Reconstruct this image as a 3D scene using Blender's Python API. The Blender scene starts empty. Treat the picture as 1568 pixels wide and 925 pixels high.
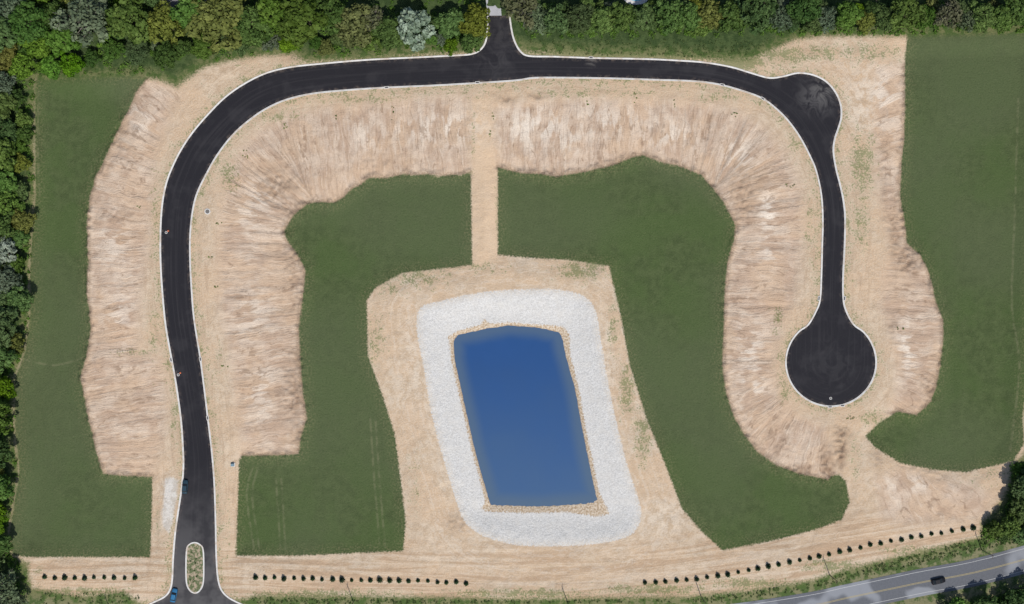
import bpy, math, random
import numpy as np
from mathutils import Vector, Matrix
random.seed(7); rng=np.random.default_rng(7)
K=0.22; CX,CY=784.0,462.5; H=400.0
def W(px,py): return ((px-CX)*K,(CY-py)*K)
def WA(a):
    a=np.asarray(a,float); return np.stack([(a[:,0]-CX)*K,(CY-a[:,1])*K],1)
scene=bpy.context.scene
def link(o,parent=None):
    scene.collection.objects.link(o)
    if parent: o.parent=parent
    return o
def catmull(pts,n=5,closed=False):
    P=np.asarray(pts,float); out=[]; m=len(P)
    for i in range(m if closed else m-1):
        if closed: p0,p1,p2,p3=P[(i-1)%m],P[i],P[(i+1)%m],P[(i+2)%m]
        else: p0,p1,p2,p3=P[max(i-1,0)],P[i],P[i+1],P[min(i+2,m-1)]
        for k in range(n):
            t=k/n
            out.append(0.5*((2*p1)+(-p0+p2)*t+(2*p0-5*p1+4*p2-p3)*t*t+(-p0+3*p1-3*p2+p3)*t**3))
    if not closed: out.append(P[-1])
    return np.array(out)
def polydist(X,Y,P,closed=True):
    n=len(P); best=np.full(X.shape,1e18); nx=np.zeros_like(X); ny=np.zeros_like(X); S=np.zeros_like(X); side=np.ones_like(X)
    acc=0.0
    for i in range(n if closed else n-1):
        ax,ay=P[i]; bx,by=P[(i+1)%n]; dx,dy=bx-ax,by-ay; L2=dx*dx+dy*dy
        if L2<1e-9: continue
        t=np.clip(((X-ax)*dx+(Y-ay)*dy)/L2,0,1); qx=ax+t*dx; qy=ay+t*dy
        d2=(X-qx)**2+(Y-qy)**2; m=d2<best; L=math.sqrt(L2)
        np.copyto(best,d2,where=m); np.copyto(nx,qx,where=m); np.copyto(ny,qy,where=m)
        np.copyto(S,acc+t*L,where=m); np.copyto(side,np.sign(dx*(Y-ay)-dy*(X-ax)),where=m); acc+=L
    return np.sqrt(best),nx,ny,S,side
def inside(X,Y,P):
    r=np.zeros(X.shape,bool); n=len(P); j=n-1
    for i in range(n):
        xi,yi=P[i]; xj,yj=P[j]
        if yi!=yj:
            c=((yi>Y)!=(yj>Y))&(X<(xj-xi)*(Y-yi)/(yj-yi)+xi); r^=c
        j=i
    return r
def sdf(X,Y,P):
    d,nx,ny,_,_=polydist(X,Y,P); return np.where(inside(X,Y,P),-d,d),nx,ny
def sdfbox(P,mg=16.0,far=60.0):
    r=np.full(X.shape,far); lo=P.min(0)-mg; hi=P.max(0)+mg
    ii=np.where((xa>=lo[0])&(xa<=hi[0]))[0]; jj=np.where((ya>=lo[1])&(ya<=hi[1]))[0]
    if len(ii) and len(jj):
        s=np.s_[jj[0]:jj[-1]+1,ii[0]:ii[-1]+1]
        r[s]=sdf(X[s],Y[s],P)[0]
    return r
def sm(a,b,x):
    t=np.clip((x-a)/(b-a),0,1); return t*t*(3-2*t)
# ---------------------------------------------------------------- layout of the site (plan survey, 0.22 m units)
kerbA=[(170,948),(205,938),(232,924),(252,914),(261,902),(264,885),(265,860),(268,820),(272,790),(278,750),(281,715),(280,680),(277,640),(270,590),(263,550),(254,500),(249,450),(246,400),(246,350),(249,310),(255,280),(264,256),(277,230),(295,203),(318,176),(345,149),(375,128),(408,112),(445,103),(490,98),(560,92),(640,88),(700,85),(722,83),(735,77),(743,66),(746,50),(747,24)]
ang=[-60+15*i for i in range(21)]
circ=[(1272.5+69*math.cos(math.radians(a)),555+67*math.sin(math.radians(a))) for a in ang]
kerbB=[(780,24),(784,50),(789,66),(797,79),(810,86),(850,87),(905,89),(960,90),(1000,91),(1040,93),(1080,96),(1120,103),(1150,112),(1178,119.5),(1200,117),(1222,112),(1245,115),(1265,125),(1279,141),(1287,160),(1288,180),(1283,198),(1278,213),(1276,232),(1280,258),(1286,282),(1291,305),(1294,335),(1293,380),(1291,420),(1291,455),(1295,475)]+circ+[(1250,476),(1256,458),(1258,420),(1259,380),(1260,340),(1258,300),(1250,262),(1240,238),(1228,215),(1215,195),(1197,174),(1170,152),(1140,140),(1100,129),(1060,124),(1000,122),(940,120),(880,119),(820,119),(790,123),(730,127),(660,131),(590,134),(530,138),(480,143),(440,152),(408,166),(380,185),(355,208),(332,238),(315,268),(302,295),(295,322),(291,360),(291,400),(293,440),(296,480),(301,515),(306,545),(312,590),(318,640),(324,690),(328,740),(330,800),(331,850),(334,888),(342,908),(362,922),(400,936),(440,944)]
kA=catmull(kerbA,4); kB=catmull(kerbB,4)
roadP=WA(np.vstack([kA,kB,[(440,975),(170,975)]]))
center=WA(catmull([(298,990),(298,900),(300,850),(301,790),(305,730),(302,680),(297,640),(288,580),(280,530),(273,480),(269,420),(269,350),(274,305),(285,270),(302,235),(330,198),(365,162),(400,140),(440,127),(500,119),(600,112),(700,107),(800,103),(900,104),(1000,106),(1080,111),(1150,128),(1195,152),(1225,180),(1250,220),(1265,262),(1275,310),(1277,360),(1275,420),(1274,480),(1272,556)],3))
hwy=WA(catmull([(9000,-1500),(3000,330),(2000,722),(1568,857),(1400,894),(1300,915),(1240,928),(1120,946),(1000,957),(700,966),(300,968),(-300,960),(-2000,930),(-8000,700)],6))
fields={
'west':[(64,112),(110,110),(150,112),(200,113),(226,119),(208,140),(196,165),(183,190),(163,235),(146,270),(136,300),(132,340),(134,400),(132,450),(138,500),(132,545),(122,575),(130,620),(140,665),(150,705),(158,726),(195,729),(232,731),(231,790),(229,854),(150,854),(70,854),(40,853),(20,850),(14,820),(30,720),(22,650),(22,580),(38,540),(46,480),(46,400),(54,300),(54,200),(54,125)],
'mid':[(721,263),(705,268),(690,267),(672,270),(655,266),(632,268),(618,266),(592,272),(565,272),(548,284),(536,290),(525,302),(510,310),(490,309),(472,311),(450,328),(434,353),(440,370),(455,390),(467,413),(464,450),(457,500),(459,550),(463,600),(469,640),(460,670),(456,696),(400,698),(370,698),(365,705),(360,852),(450,852),(617,845),(621,800),(614,740),(604,665),(585,605),(563,545),(561,460),(575,440),(615,418),(660,413),(700,409),(723,405)],
'east':[(762,256),(800,265),(828,266),(850,270),(900,262),(940,252),(970,240),(985,237),(1010,247),(1045,255),(1075,268),(1092,288),(1110,312),(1127,345),(1125,365),(1115,400),(1110,450),(1109,500),(1107,560),(1112,600),(1125,640),(1140,665),(1160,692),(1190,713),(1225,726),(1268,735),(1276,729),(1286,727),(1297,738),(1303,770),(1290,797),(1250,812),(1180,830),(1107,844),(1075,815),(1045,780),(1020,715),(990,640),(965,560),(950,480),(938,430),(933,407),(870,398),(800,394),(762,390)],
'far':[(1387,95),(1386,208),(1382,240),(1380,300),(1386,340),(1390,372),(1410,390),(1425,420),(1432,455),(1445,490),(1445,530),(1438,580),(1427,615),(1405,636),(1375,630),(1345,650),(1326,668),(1340,685),(1380,710),(1430,720),(1480,724),(1530,712),(1552,706),(1568,680),(1566,640),(1575,560),(1590,300),(1605,30),(1500,30),(1390,34)]}
site=[(56,122),(110,120),(200,118),(240,122),(272,134),(285,122),(312,104),(350,94),(400,86),(448,84),(470,95),(500,94),(560,90),(640,85),(700,82),(745,74),(782,66),(800,80),(900,84),(1000,86),(1060,89),(1110,92),(1150,92),(1185,76),(1215,62),(1260,56),(1387,56),(1600,50),(1590,300),(1575,560),(1568,640),(1572,690),(1550,712),(1542,750),(1525,780),(1502,800),(1500,822),(1440,836),(1380,850),(1300,870),(1240,888),(1150,903),(1050,913),(780,916),(560,912),(400,910),(365,918),(340,930),(225,930),(190,905),(120,912),(50,900),(44,880),(44,862),(20,850),(14,820),(30,720),(22,650),(22,580),(38,540),(46,480),(46,400),(54,300),(54,200)]
bald={
'w':[(228,120),(250,130),(277,147),(262,172),(250,205),(238,245),(232,300),(230,350),(224,400),(215,450),(211,500),(213,545),(248,552),(254,600),(254,650),(243,700),(236,730),(195,728),(158,725),(150,705),(138,665),(130,620),(121,575),(132,545),(138,500),(132,450),(134,400),(132,340),(136,300),(146,270),(163,235),(183,190),(196,160),(208,138)],
'm':[(456,696),(372,699),(364,640),(358,590),(352,540),(342,500),(336,450),(333,400),(337,350),(342,300),(350,262),(368,230),(396,200),(436,180),(500,165),(580,157),(650,150),(717,147),(720,263),(690,267),(655,266),(618,266),(592,272),(565,272),(548,284),(525,302),(510,310),(472,311),(450,328),(434,353),(440,370),(467,413),(464,450),(457,500),(459,550),(463,600),(469,640),(460,670)],
'e':[(762,256),(758,162),(800,157),(900,152),(1000,154),(1080,159),(1130,171),(1173,196),(1208,240),(1226,285),(1230,340),(1226,400),(1218,460),(1196,500),(1186,560),(1193,605),(1222,636),(1262,655),(1272,680),(1277,728),(1268,735),(1225,726),(1190,713),(1160,692),(1140,665),(1125,640),(1112,600),(1107,560),(1109,500),(1110,450),(1115,400),(1125,365),(1127,345),(1110,312),(1075,268),(1045,255),(985,237),(940,252),(900,262),(850,270),(800,265)],
'f':[(1388,365),(1362,392),(1350,430),(1350,470),(1362,500),(1375,560),(1372,600),(1362,632),(1405,637),(1427,615),(1438,580),(1445,530),(1445,490),(1432,455),(1425,420),(1410,390)],
'f2':[(1340,100),(1387,100),(1386,208),(1382,240),(1380,300),(1388,365),(1366,380),(1348,300),(1338,208)],
'se':[(1345,735),(1380,718),(1440,732),(1500,745),(1528,760),(1500,795),(1440,800),(1380,802),(1350,790)]}
gravel=catmull([(645,470),(670,462),(735,448),(800,443),(860,444),(895,454),(912,475),(920,520),(930,580),(945,650),(960,710),(978,765),(982,790),(972,815),(940,829),(880,836),(800,836),(750,825),(722,810),(706,790),(690,740),(675,690),(660,630),(650,570),(640,520),(638,488)],3,True)
rim=[(686,516),(700,507),(735,498),(742,489),(750,496),(780,494),(835,498),(862,500),(872,512),(874,545),(888,600),(897,655),(908,705),(918,755),(934,788),(915,793),(870,786),(800,787),(745,785),(737,780),(743,770),(736,740),(722,690),(706,620),(692,560)]
pond=[(696,524),(702,515),(735,508),(778,500),(820,503),(855,511),(862,535),(880,600),(891,660),(905,730),(913,766),(880,771),(830,775),(790,774),(752,772),(742,740),(728,690),(712,620),(697,550)]
concpad=[(252,733),(262,731),(273,735),(270,765),(264,800),(259,816),(250,808),(247,790),(250,765)]
drive=[(722,150),(757,150),(760,258),(762,398),(724,406),(722,262)]
# ---------------------------------------------------------------- grid
def axis(lo,hi,st):
    a=np.arange(lo,hi+.1,st); e=[];d=st;v=hi
    while v<22000: d*=1.35; v+=d; e.append(v)
    f=[];d=st;v=lo
    while v>-22000: d*=1.35; v-=d; f.append(v)
    return np.array(f[::-1]+list(a)+e)
ax=axis(-70,1640,2.0); ay=axis(-70,1000,2.0)
PX,PY=np.meshgrid(ax,ay); X=(PX-CX)*K; Y=(CY-PY)*K
xa=X[0]; ya=Y[:,0]
def boxidx(lo,hi):
    ii=np.where((xa>=lo[0])&(xa<=hi[0]))[0]; jj=np.where((ya>=lo[1])&(ya<=hi[1]))[0]
    return np.s_[jj[0]:jj[-1]+1,ii[0]:ii[-1]+1]
sd_road,rnx,rny=sdf(X,Y,roadP)
dh,_,_,sh,_=polydist(X,Y,hwy,False)
dc,_,_,sc,sidec=polydist(X,Y,center,False)
ex,ey=center[-1]; endm=sc>=sc.max()-1e-6
an=np.arctan2(Y-ey,X-ex); sc=np.where(endm,sc.max()+an*22.0,sc)
def union(d):
    r=None
    for p in d.values():
        v=sdfbox(WA(np.array(p,float))); r=v if r is None else np.minimum(r,v)
    return r
# the ya array descends, so use boolean index boxes (works for either direction)
sd_field=union(fields); sd_bald=union(bald)
sd_site=sdf(X,Y,WA(site))[0]
sd_grav=sdfbox(WA(gravel),40); sd_rim=sdfbox(WA(rim),20); sd_pond=sdfbox(WA(pond),30)
sd_pad=sdfbox(WA(concpad),6); sd_drive=sdfbox(WA(drive),6)
def blobs(L):
    r=np.zeros(PX.shape)
    for x,y,rx,ry,a in L:
        q=((PX-x)/rx)**2+((PY-y)/ry)**2
        r=np.maximum(r,a*np.exp(-np.minimum(q,30)))
    return r
veg=blobs([(640,425,70,20,.85),(740,410,60,15,.7),(890,415,60,20,1),(600,440,35,20,.8),(575,520,22,60,.75),(960,600,18,60,.95),(985,665,18,60,.95),(940,500,14,60,.8),(635,740,16,90,.6),(1320,250,28,70,.95),(1318,340,22,70,.8),(1340,640,30,16,.95),(1310,700,14,50,.7),(1200,600,12,30,.85),(1190,490,12,30,.85),
 (350,265,24,45,.8),(238,330,12,90,.75),(235,500,14,80,.7),(265,640,8,60,.8),(333,560,22,50,.6),(205,540,40,9,.8),(420,175,60,16,.8),(560,152,100,12,.8),(900,142,140,11,.75),(1100,148,60,12,.8),(1215,215,14,35,.75),(1238,340,12,80,.7),(980,84,240,12,1.5),(1130,96,50,14,1.4),(1200,85,60,22,1.0),(1330,80,90,24,.8),(1260,80,60,18,.9),(470,92,50,8,.8),(600,88,140,6,1.3),(390,100,60,12,.55),(290,118,20,14,.8),(725,225,5,80,.7),(760,320,4,80,.7),(728,150,30,6,.7),
 (130,905,90,9,1.),(60,880,10,30,.7),(500,908,180,9,.9),(800,908,160,10,1.),(1000,903,120,12,1.),(1150,893,90,12,1.),(1280,866,70,14,1.),(1400,842,80,10,.9),(240,800,8,60,.6),(350,800,8,90,.45),(1500,740,40,20,.5),(1530,720,30,14,.7)])
veg=np.maximum(veg,.72*np.exp(-(np.maximum(sd_road,0)/4.5)**2)*(sd_road>0))
dark=blobs([(1390,400,18,22,1),(1370,360,10,60,.7),(450,600,18,50,.9),(455,550,14,24,.8),(425,285,34,24,.8),(450,320,24,14,.8),(1268,715,12,24,1.3),(1225,718,30,8,.9),(1425,600,14,30,.9),(1288,690,9,34,1.4),(1370,500,12,18,.6),(1140,300,20,45,.6),(180,330,34,16,.5),(700,800,20,14,.6),(775,152,12,6,.9),(822,148,12,5,.9),(450,420,14,60,.6),(1290,664,16,8,1.1),(455,660,14,34,.6),(445,90,20,6,.7),(210,140,14,12,.5),(950,247,40,8,.7),(375,450,20,14,.4),(860,262,60,7,.6),(1355,270,8,80,.45),(1345,690,8,30,.6),(185,215,20,40,.4),(600,250,60,12,.4),(1190,690,30,14,.5)])
pale=blobs([(820,195,55,30,1.1),(690,195,60,26,1),(930,188,60,26,.8),(1020,205,40,22,.9),(1176,325,16,28,1.3),(1175,380,14,34,.8),(400,300,26,30,.8),(380,330,30,30,.6),(1130,240,28,28,.9),(175,370,24,44,.7),(180,480,24,34,.7),(385,480,30,50,.7),(400,600,26,50,.6),(1145,530,18,44,1),(1150,590,20,44,1),(1390,530,16,44,1.1),(640,200,60,20,.7),(560,210,40,25,.6),(1400,740,60,12,.9),(215,185,22,30,.8),(630,540,16,80,.5),(655,600,14,60,.4),(930,560,14,60,.5),(1020,790,40,30,.5),(1340,150,50,60,.9),(1300,90,60,30,.4),(260,770,16,40,.5),(860,215,40,24,.8)])
track=np.full(X.shape,9.)
for base,ofs in (([(425,735),(428,780),(432,842)],(-4,4)),([(390,716),(380,760),(392,842)],(-4,4)),([(570,640),(575,720),(585,840)],(-4,4)),([(1562,150),(1556,350),(1552,470),(1562,560),(1548,690)],(0,)),([(59,140),(58,220),(60,300)],(0,)),([(36,550),(80,560),(125,548)],(0,)),([(1330,200),(1335,300),(1340,380)],(-4,4))):
    c=catmull(base,3); n=np.gradient(c,axis=0); n=np.stack([-n[:,1],n[:,0]],1)/np.hypot(n[:,0],n[:,1])[:,None]
    for o in ofs:
        P=WA(c+n*o); s=boxidx(P.min(0)-3,P.max(0)+3)
        track[s]=np.minimum(track[s],polydist(X[s],Y[s],P,False)[0])
band=WA([(-300,880),(40,878),(400,880),(800,890),(1000,880),(1300,842),(1500,808),(1700,750)])
db,_,_,sb,sideb=polydist(X,Y,band,False)
# ---------------------------------------------------------------- elevation
def vnoise(x,y,seed):
    r=np.random.default_rng(seed); G=r.random((64,64)); xi=np.floor(x).astype(int); yi=np.floor(y).astype(int)
    fx=x-xi; fy=y-yi; fx=fx*fx*(3-2*fx); fy=fy*fy*(3-2*fy); g=lambda a,b:G[a%64,b%64]
    return (g(xi,yi)*(1-fx)+g(xi+1,yi)*fx)*(1-fy)+(g(xi,yi+1)*(1-fx)+g(xi+1,yi+1)*fx)*fy-.5
flat=sm(1.0,7.0,np.minimum(sd_road,dh-4.6))
sitein=sm(0,8,-sd_site)
basin=sm(8,-6,sd_field)*1.6+sm(30,0,sd_grav)*.5
Z=-basin*flat*sitein
inb_=sm(1.5,-3,sd_bald)*flat
rill=vnoise(sc*.45,dc*.06,1)*.7+vnoise(sc*1.1,dc*.10,2)*.3+vnoise(sc*.17,dc*.06,6)*1.0
Z+=inb_*rill*.55
Z+=flat*sm(2.4,.3,np.abs(sd_field))*sm(2,0,sd_bald)*(vnoise(X*.7,Y*.7,3)*1.3+.2)
Z+=flat*(vnoise(X*.06,Y*.06,4)*.5+(vnoise(X*.9,Y*.9,5)*.18+vnoise(X*.35,Y*.35,12)*.25)*sm(-1,1,sd_field))
Z+=dark*flat*(vnoise(X*1.1,Y*1.1,8)*1.4)
zp=-2.6
k=sm(0.0,1.0,np.clip(sd_rim/(sd_rim-sd_grav+1e-6),0,1))
Z=np.where(sd_grav<0, k*Z+(1-k)*(zp+.5), Z)
k2=np.clip(sd_pond/(np.maximum(sd_pond-sd_rim,1e-3)),0,1)
Z=np.where(sd_rim<0, zp-.15+.65*k2+.1*vnoise(X*1.2,Y*1.2,9), Z)
Z=np.where(sd_pond<0, zp-.15-1.5*sm(0,10,-sd_pond), Z)
R=np.hypot(X,Y); Z+=sm(350,2500,R)*(vnoise(X*.002,Y*.002,11)*60)*sm(12,200,dh)
Z=np.where((sd_road<1.0)|(dh<5.2),np.minimum(Z,-.05),Z)
nyv,nxv=X.shape
def gridmesh(name,Xv,Yv,Zv,mask,attrs):
    idx=-np.ones(nyv*nxv,int); use=np.zeros((nyv,nxv),bool)
    use[:-1,:-1]|=mask; use[1:,:-1]|=mask; use[:-1,1:]|=mask; use[1:,1:]|=mask
    u=use.ravel(); idx[u]=np.arange(u.sum()); I=np.arange(nyv*nxv).reshape(nyv,nxv)
    q=np.stack([I[:-1,:-1],I[1:,:-1],I[1:,1:],I[:-1,1:]],-1)[mask]; q=idx[q]
    me=bpy.data.meshes.new(name); me.vertices.add(int(u.sum()))
    me.vertices.foreach_set('co',np.stack([Xv,Yv,Zv],-1).reshape(-1,3)[u].astype(np.float32).ravel())
    me.loops.add(q.size); me.loops.foreach_set('vertex_index',q.ravel().astype(np.int32))
    me.polygons.add(len(q)); me.polygons.foreach_set('loop_start',np.arange(0,q.size,4,dtype=np.int32))
    me.update(calc_edges=True)
    me.polygons.foreach_set('use_smooth',np.ones(len(q),bool))
    for n,a in attrs.items():
        at=me.attributes.new(n,'FLOAT','POINT'); at.data.foreach_set('value',np.ascontiguousarray(a.ravel()[u],dtype=np.float32))
    return link(bpy.data.objects.new(name,me))
full=np.ones((nyv-1,nxv-1),bool)
cl=lambda a:np.clip(a,-60,60)
ground=gridmesh('ground',X,Y,Z,full,dict(a_field=cl(sd_field),a_bald=cl(sd_bald),a_site=cl(sd_site),a_grav=cl(sd_grav),a_rim=cl(sd_rim),a_pond=cl(sd_pond),a_road=cl(sd_road),a_hwy=cl(dh),a_pad=cl(sd_pad),a_drive=cl(sd_drive),a_veg=veg,a_dark=dark,a_pale=pale,a_track=np.clip(track,0,9),a_cs=sc,a_cd=dc,a_bd=cl(db*sideb),a_bs=sb))
def height(x,y):
    px=x/K+CX; py=CY-y/K
    i=int(np.clip(np.searchsorted(ax,px),1,nxv-1)); j=int(np.clip(np.searchsorted(ay,py),1,nyv-1))
    return float(Z[j,i])
ins=sd_road<0
m=(ins[:-1,:-1]|ins[1:,:-1]|ins[:-1,1:]|ins[1:,1:])
RX=np.where(sd_road>0,rnx,X); RY=np.where(sd_road>0,rny,Y)
road=gridmesh('asphalt_road',RX,RY,np.full_like(X,.012),m,dict(a_cs=sc,a_cd=dc*sidec,a_road=cl(sd_road)))
ins=sd_pond<1.0
m=(ins[:-1,:-1]|ins[1:,:-1]|ins[:-1,1:]|ins[1:,1:])
water=gridmesh('pond_water',X,Y,np.full_like(X,zp),m,dict(a_pond=cl(sd_pond)))
# ---------------------------------------------------------------- materials
class M:
    def __init__(s,name):
        s.m=bpy.data.materials.new(name); s.m.use_nodes=True; s.t=s.m.node_tree; s.n=s.t.nodes
        s.b=s.n['Principled BSDF']; s.b.inputs['Roughness'].default_value=.9
        s.b.inputs['Specular IOR Level'].default_value=.2
    def put(s,i,v):
        if v is None: return
        if hasattr(v,'is_output'): s.t.links.new(v,i)
        elif isinstance(v,(tuple,list)) : i.default_value=(*v,1) if len(i.default_value)==4 and len(v)==3 else v
        else: i.default_value=v
    def math(s,op,a,b=None,c=None,clamp=False):
        n=s.n.new('ShaderNodeMath'); n.operation=op; n.use_clamp=clamp; s.put(n.inputs[0],a); s.put(n.inputs[1],b); s.put(n.inputs[2],c); return n.outputs[0]
    def add(s,a,b): return s.math('ADD',a,b)
    def mul(s,a,b): return s.math('MULTIPLY',a,b)
    def attr(s,k):
        n=s.n.new('ShaderNodeAttribute'); n.attribute_name=k; return n.outputs['Fac']
    def pos(s): return s.n.new('ShaderNodeNewGeometry').outputs['Position']
    def objc(s): return s.n.new('ShaderNodeTexCoord').outputs['Object']
    def vec(s,x,y,z=0.0):
        n=s.n.new('ShaderNodeCombineXYZ'); s.put(n.inputs[0],x); s.put(n.inputs[1],y); s.put(n.inputs[2],z); return n.outputs[0]
    def noise(s,v,sc,det=3,rough=.55,dist=0):
        n=s.n.new('ShaderNodeTexNoise'); n.noise_dimensions='2D'; s.put(n.inputs['Vector'],v); n.inputs['Scale'].default_value=sc; n.inputs['Detail'].default_value=det; n.inputs['Roughness'].default_value=rough; n.inputs['Distortion'].default_value=dist; return n.outputs['Fac']
    def ss(s,v,a,b,lo=0.,hi=1.):
        n=s.n.new('ShaderNodeMapRange'); n.interpolation_type='SMOOTHSTEP'
        if a>b: a,b,lo,hi=b,a,hi,lo     # ramp runs b->a ; value at former a is lo
        s.put(n.inputs['Value'],v); n.inputs['From Min'].default_value=a; n.inputs['From Max'].default_value=b; n.inputs['To Min'].default_value=lo; n.inputs['To Max'].default_value=hi; return n.outputs['Result']
    def mix(s,f,a,b,mode='MIX'):
        n=s.n.new('ShaderNodeMix'); n.data_type='RGBA'; n.blend_type=mode; n.clamp_factor=True; s.put(n.inputs[0],f); s.put(n.inputs[6],a); s.put(n.inputs[7],b); return n.outputs[2]
    def bump(s,h,st,dist=.1):
        n=s.n.new('ShaderNodeBump'); n.inputs['Strength'].default_value=st; n.inputs['Distance'].default_value=dist; s.put(n.inputs['Height'],h); s.t.links.new(n.outputs[0],s.b.inputs['Normal'])
    def col(s,c): s.put(s.b.inputs['Base Color'],c)
def simple(name,c,rough=.7,metal=0,var=.15,scale=3):
    a=M(name); n=a.noise(a.objc(),scale,3); a.col(a.mix(n,tuple(x*(1-var) for x in c),tuple(min(1,x*(1+var)) for x in c))); a.b.inputs['Roughness'].default_value=rough; a.b.inputs['Metallic'].default_value=metal; return a.m
g=M('ground_earth_grass'); p=g.pos()
nf=g.noise(p,1.6,3,.7); nm=g.noise(p,.35,3,.65); nl=g.noise(p,.06,3,.6); nvf=g.noise(p,4.5,1,.7); nxl=g.noise(p,.015,1)
jit=g.mul(g.add(nf,-.5),2.4)
J=lambda k,amp: g.add(g.attr(k),g.mul(jit,amp))
cs,cd=g.attr('a_cs'),g.attr('a_cd')
soil=g.mix(g.ss(nm,.35,.65),(.45,.335,.225),(.55,.435,.315))
soil=g.mix(g.ss(nl,.42,.60,0,.6),soil,(.53,.37,.235))
soil=g.mix(g.ss(nf,.35,.7,0,.45),soil,(.62,.515,.395))
ls=g.noise(g.vec(g.mul(cs,.10),g.mul(cd,.8)),1,3,.7,.5)
soil=g.mix(g.mul(g.ss(ls,.5,.66),g.ss(g.attr('a_road'),14,6,0,.45)),soil,(.38,.27,.18))
bs=g.noise(g.vec(g.mul(g.attr('a_bs'),.03),g.mul(g.attr('a_bd'),.55)),1,3,.7,.6)
bandm=g.ss(g.math('ABSOLUTE',g.attr('a_bd')),16,6)
soil=g.mix(g.mul(bandm,g.ss(bs,.49,.61,0,.65)),soil,(.40,.27,.17))
soil=g.mix(g.mul(bandm,g.ss(bs,.47,.34,0,.45)),soil,(.64,.53,.41))
gr=g.noise(g.vec(g.mul(g.attr('a_grav'),.5),g.mul(nl,9.)),1,3,.7,.4)
gm=g.ss(g.attr('a_grav'),18,8)
soil=g.mix(g.mul(gm,g.ss(gr,.50,.64,0,.45)),soil,(.46,.345,.235))
soil=g.mix(g.mul(gm,g.ss(gr,.5,.36,0,.35)),soil,(.62,.54,.44))
soil=g.mix(g.ss(J('a_drive',.3),.6,-.6,0,.6),soil,(.60,.44,.295))
soil=g.mix(g.mul(g.mul(g.attr('a_pale'),.8),g.ss(nm,.35,.6)),soil,(.68,.59,.48))
wob=g.mul(nl,4.)
csw=g.add(cs,wob)
r1=g.noise(g.vec(g.mul(csw,1.15),g.mul(cd,.07)),1,3,.75,.25)
r2=g.noise(g.vec(g.mul(csw,.16),g.mul(cd,.08)),1,3,.7)
r3=g.noise(g.vec(g.mul(cs,.30),g.mul(cd,.12),5.0),1,2,.5)
r4=g.noise(g.vec(g.mul(csw,.33),g.mul(cd,.05),9.0),1,1,.5,.3)
bd=g.mix(g.ss(r2,.38,.62),(.45,.325,.235),(.56,.44,.335))
bd=g.mix(g.ss(nl,.45,.60,0,.6),bd,(.53,.375,.25))
bd=g.mix(g.ss(nm,.52,.70,0,.4),bd,(.40,.285,.205))
bd=g.mix(g.mul(g.ss(r3,.45,.56),g.add(g.mul(g.attr('a_pale'),.75),.06)),bd,(.76,.67,.56))
bd=g.mix(g.ss(r1,.53,.70,0,.50),bd,(.34,.23,.16))
bd=g.mix(g.ss(r1,.44,.28,0,.45),bd,(.70,.595,.475))
thinl=g.ss(g.math('ABSOLUTE',g.add(r4,-.5)),.03,.004,0,.6)
bd=g.mix(g.mul(thinl,g.ss(nm,.44,.58)),bd,(.25,.165,.11))
bd=g.mix(g.ss(nf,.54,.72,0,.38),bd,(.38,.27,.19))
dirt=g.mix(g.ss(J('a_bald',2.2),3.2,-3.0),soil,bd)
dk=g.mul(g.attr('a_dark'),g.ss(nm,.35,.55,.35,1.))
dirt=g.mix(g.mul(dk,.72),dirt,(.23,.155,.105))
toe=g.mul(g.ss(g.math('ABSOLUTE',J('a_field',.5)),1.8,.3),g.ss(g.attr('a_bald'),1.5,0))
dirt=g.mix(g.mul(toe,g.ss(nf,.38,.58,.1,.8)),dirt,(.19,.13,.085))
dirt=g.mix(g.ss(nvf,.3,.75,0,.28),dirt,(.29,.21,.14))
vthr=g.add(g.mul(nf,.65),g.mul(nm,.5))
vv=g.math('SUBTRACT',vthr,g.math('SUBTRACT',.80,g.mul(g.attr('a_veg'),.34)))
stub=g.mix(nvf,(.085,.115,.035),(.21,.22,.09))
dirt=g.mix(g.ss(vv,-.02,.12,0,.75),dirt,stub)
turf=g.mix(g.ss(nm,.3,.7),(.052,.073,.028),(.074,.099,.039))
turf=g.mix(g.ss(nl,.4,.62,0,.7),turf,(.062,.095,.031))
turf=g.mix(g.ss(nxl,.4,.6,0,.6),turf,(.082,.100,.049))
turf=g.mix(g.ss(nvf,.45,.8,0,.55),turf,(.105,.126,.061))
turf=g.mix(g.ss(nf,.58,.78,0,.35),turf,(.14,.135,.075))
turf=g.mix(g.ss(nf,.44,.30,0,.4),turf,(.038,.058,.020))
turf=g.mix(g.mul(g.ss(g.attr('a_track'),.6,.1),g.ss(nm,.38,.6,0.05,.32)),turf,(.20,.19,.11))
thin=g.mul(g.ss(J('a_field',1.2),-5,0),g.ss(nf,.45,.7,0,.45)); turf=g.mix(thin,turf,(.21,.185,.095))
c=g.mix(g.ss(J('a_field',.6),.4,-.4),dirt,turf)
vor=g.n.new('ShaderNodeTexVoronoi'); vor.voronoi_dimensions='2D'; vor.inputs['Scale'].default_value=3.6; g.t.links.new(p,vor.inputs['Vector'])
sp=g.n.new('ShaderNodeSeparateColor'); g.t.links.new(vor.outputs['Color'],sp.inputs[0])
gv=g.mix(sp.outputs[0],(.45,.435,.41),(.61,.595,.565))
gv=g.mix(g.ss(nm,.4,.7,0,.4),gv,(.56,.53,.48))
gv=g.mix(g.mul(g.ss(g.attr('a_grav'),-3,0),g.ss(nf,.4,.6,0,.6)),gv,(.54,.46,.36))
c=g.mix(g.ss(J('a_grav',.6),.3,-.3),c,gv)
rimc=g.mix(g.ss(nf,.35,.65),(.36,.26,.165),(.58,.49,.38))
c=g.mix(g.ss(J('a_rim',.9),.25,-.25),c,rimc)
c=g.mix(g.ss(g.attr('a_pond'),1.0,.1,0,.6),c,(.22,.15,.09))
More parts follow.
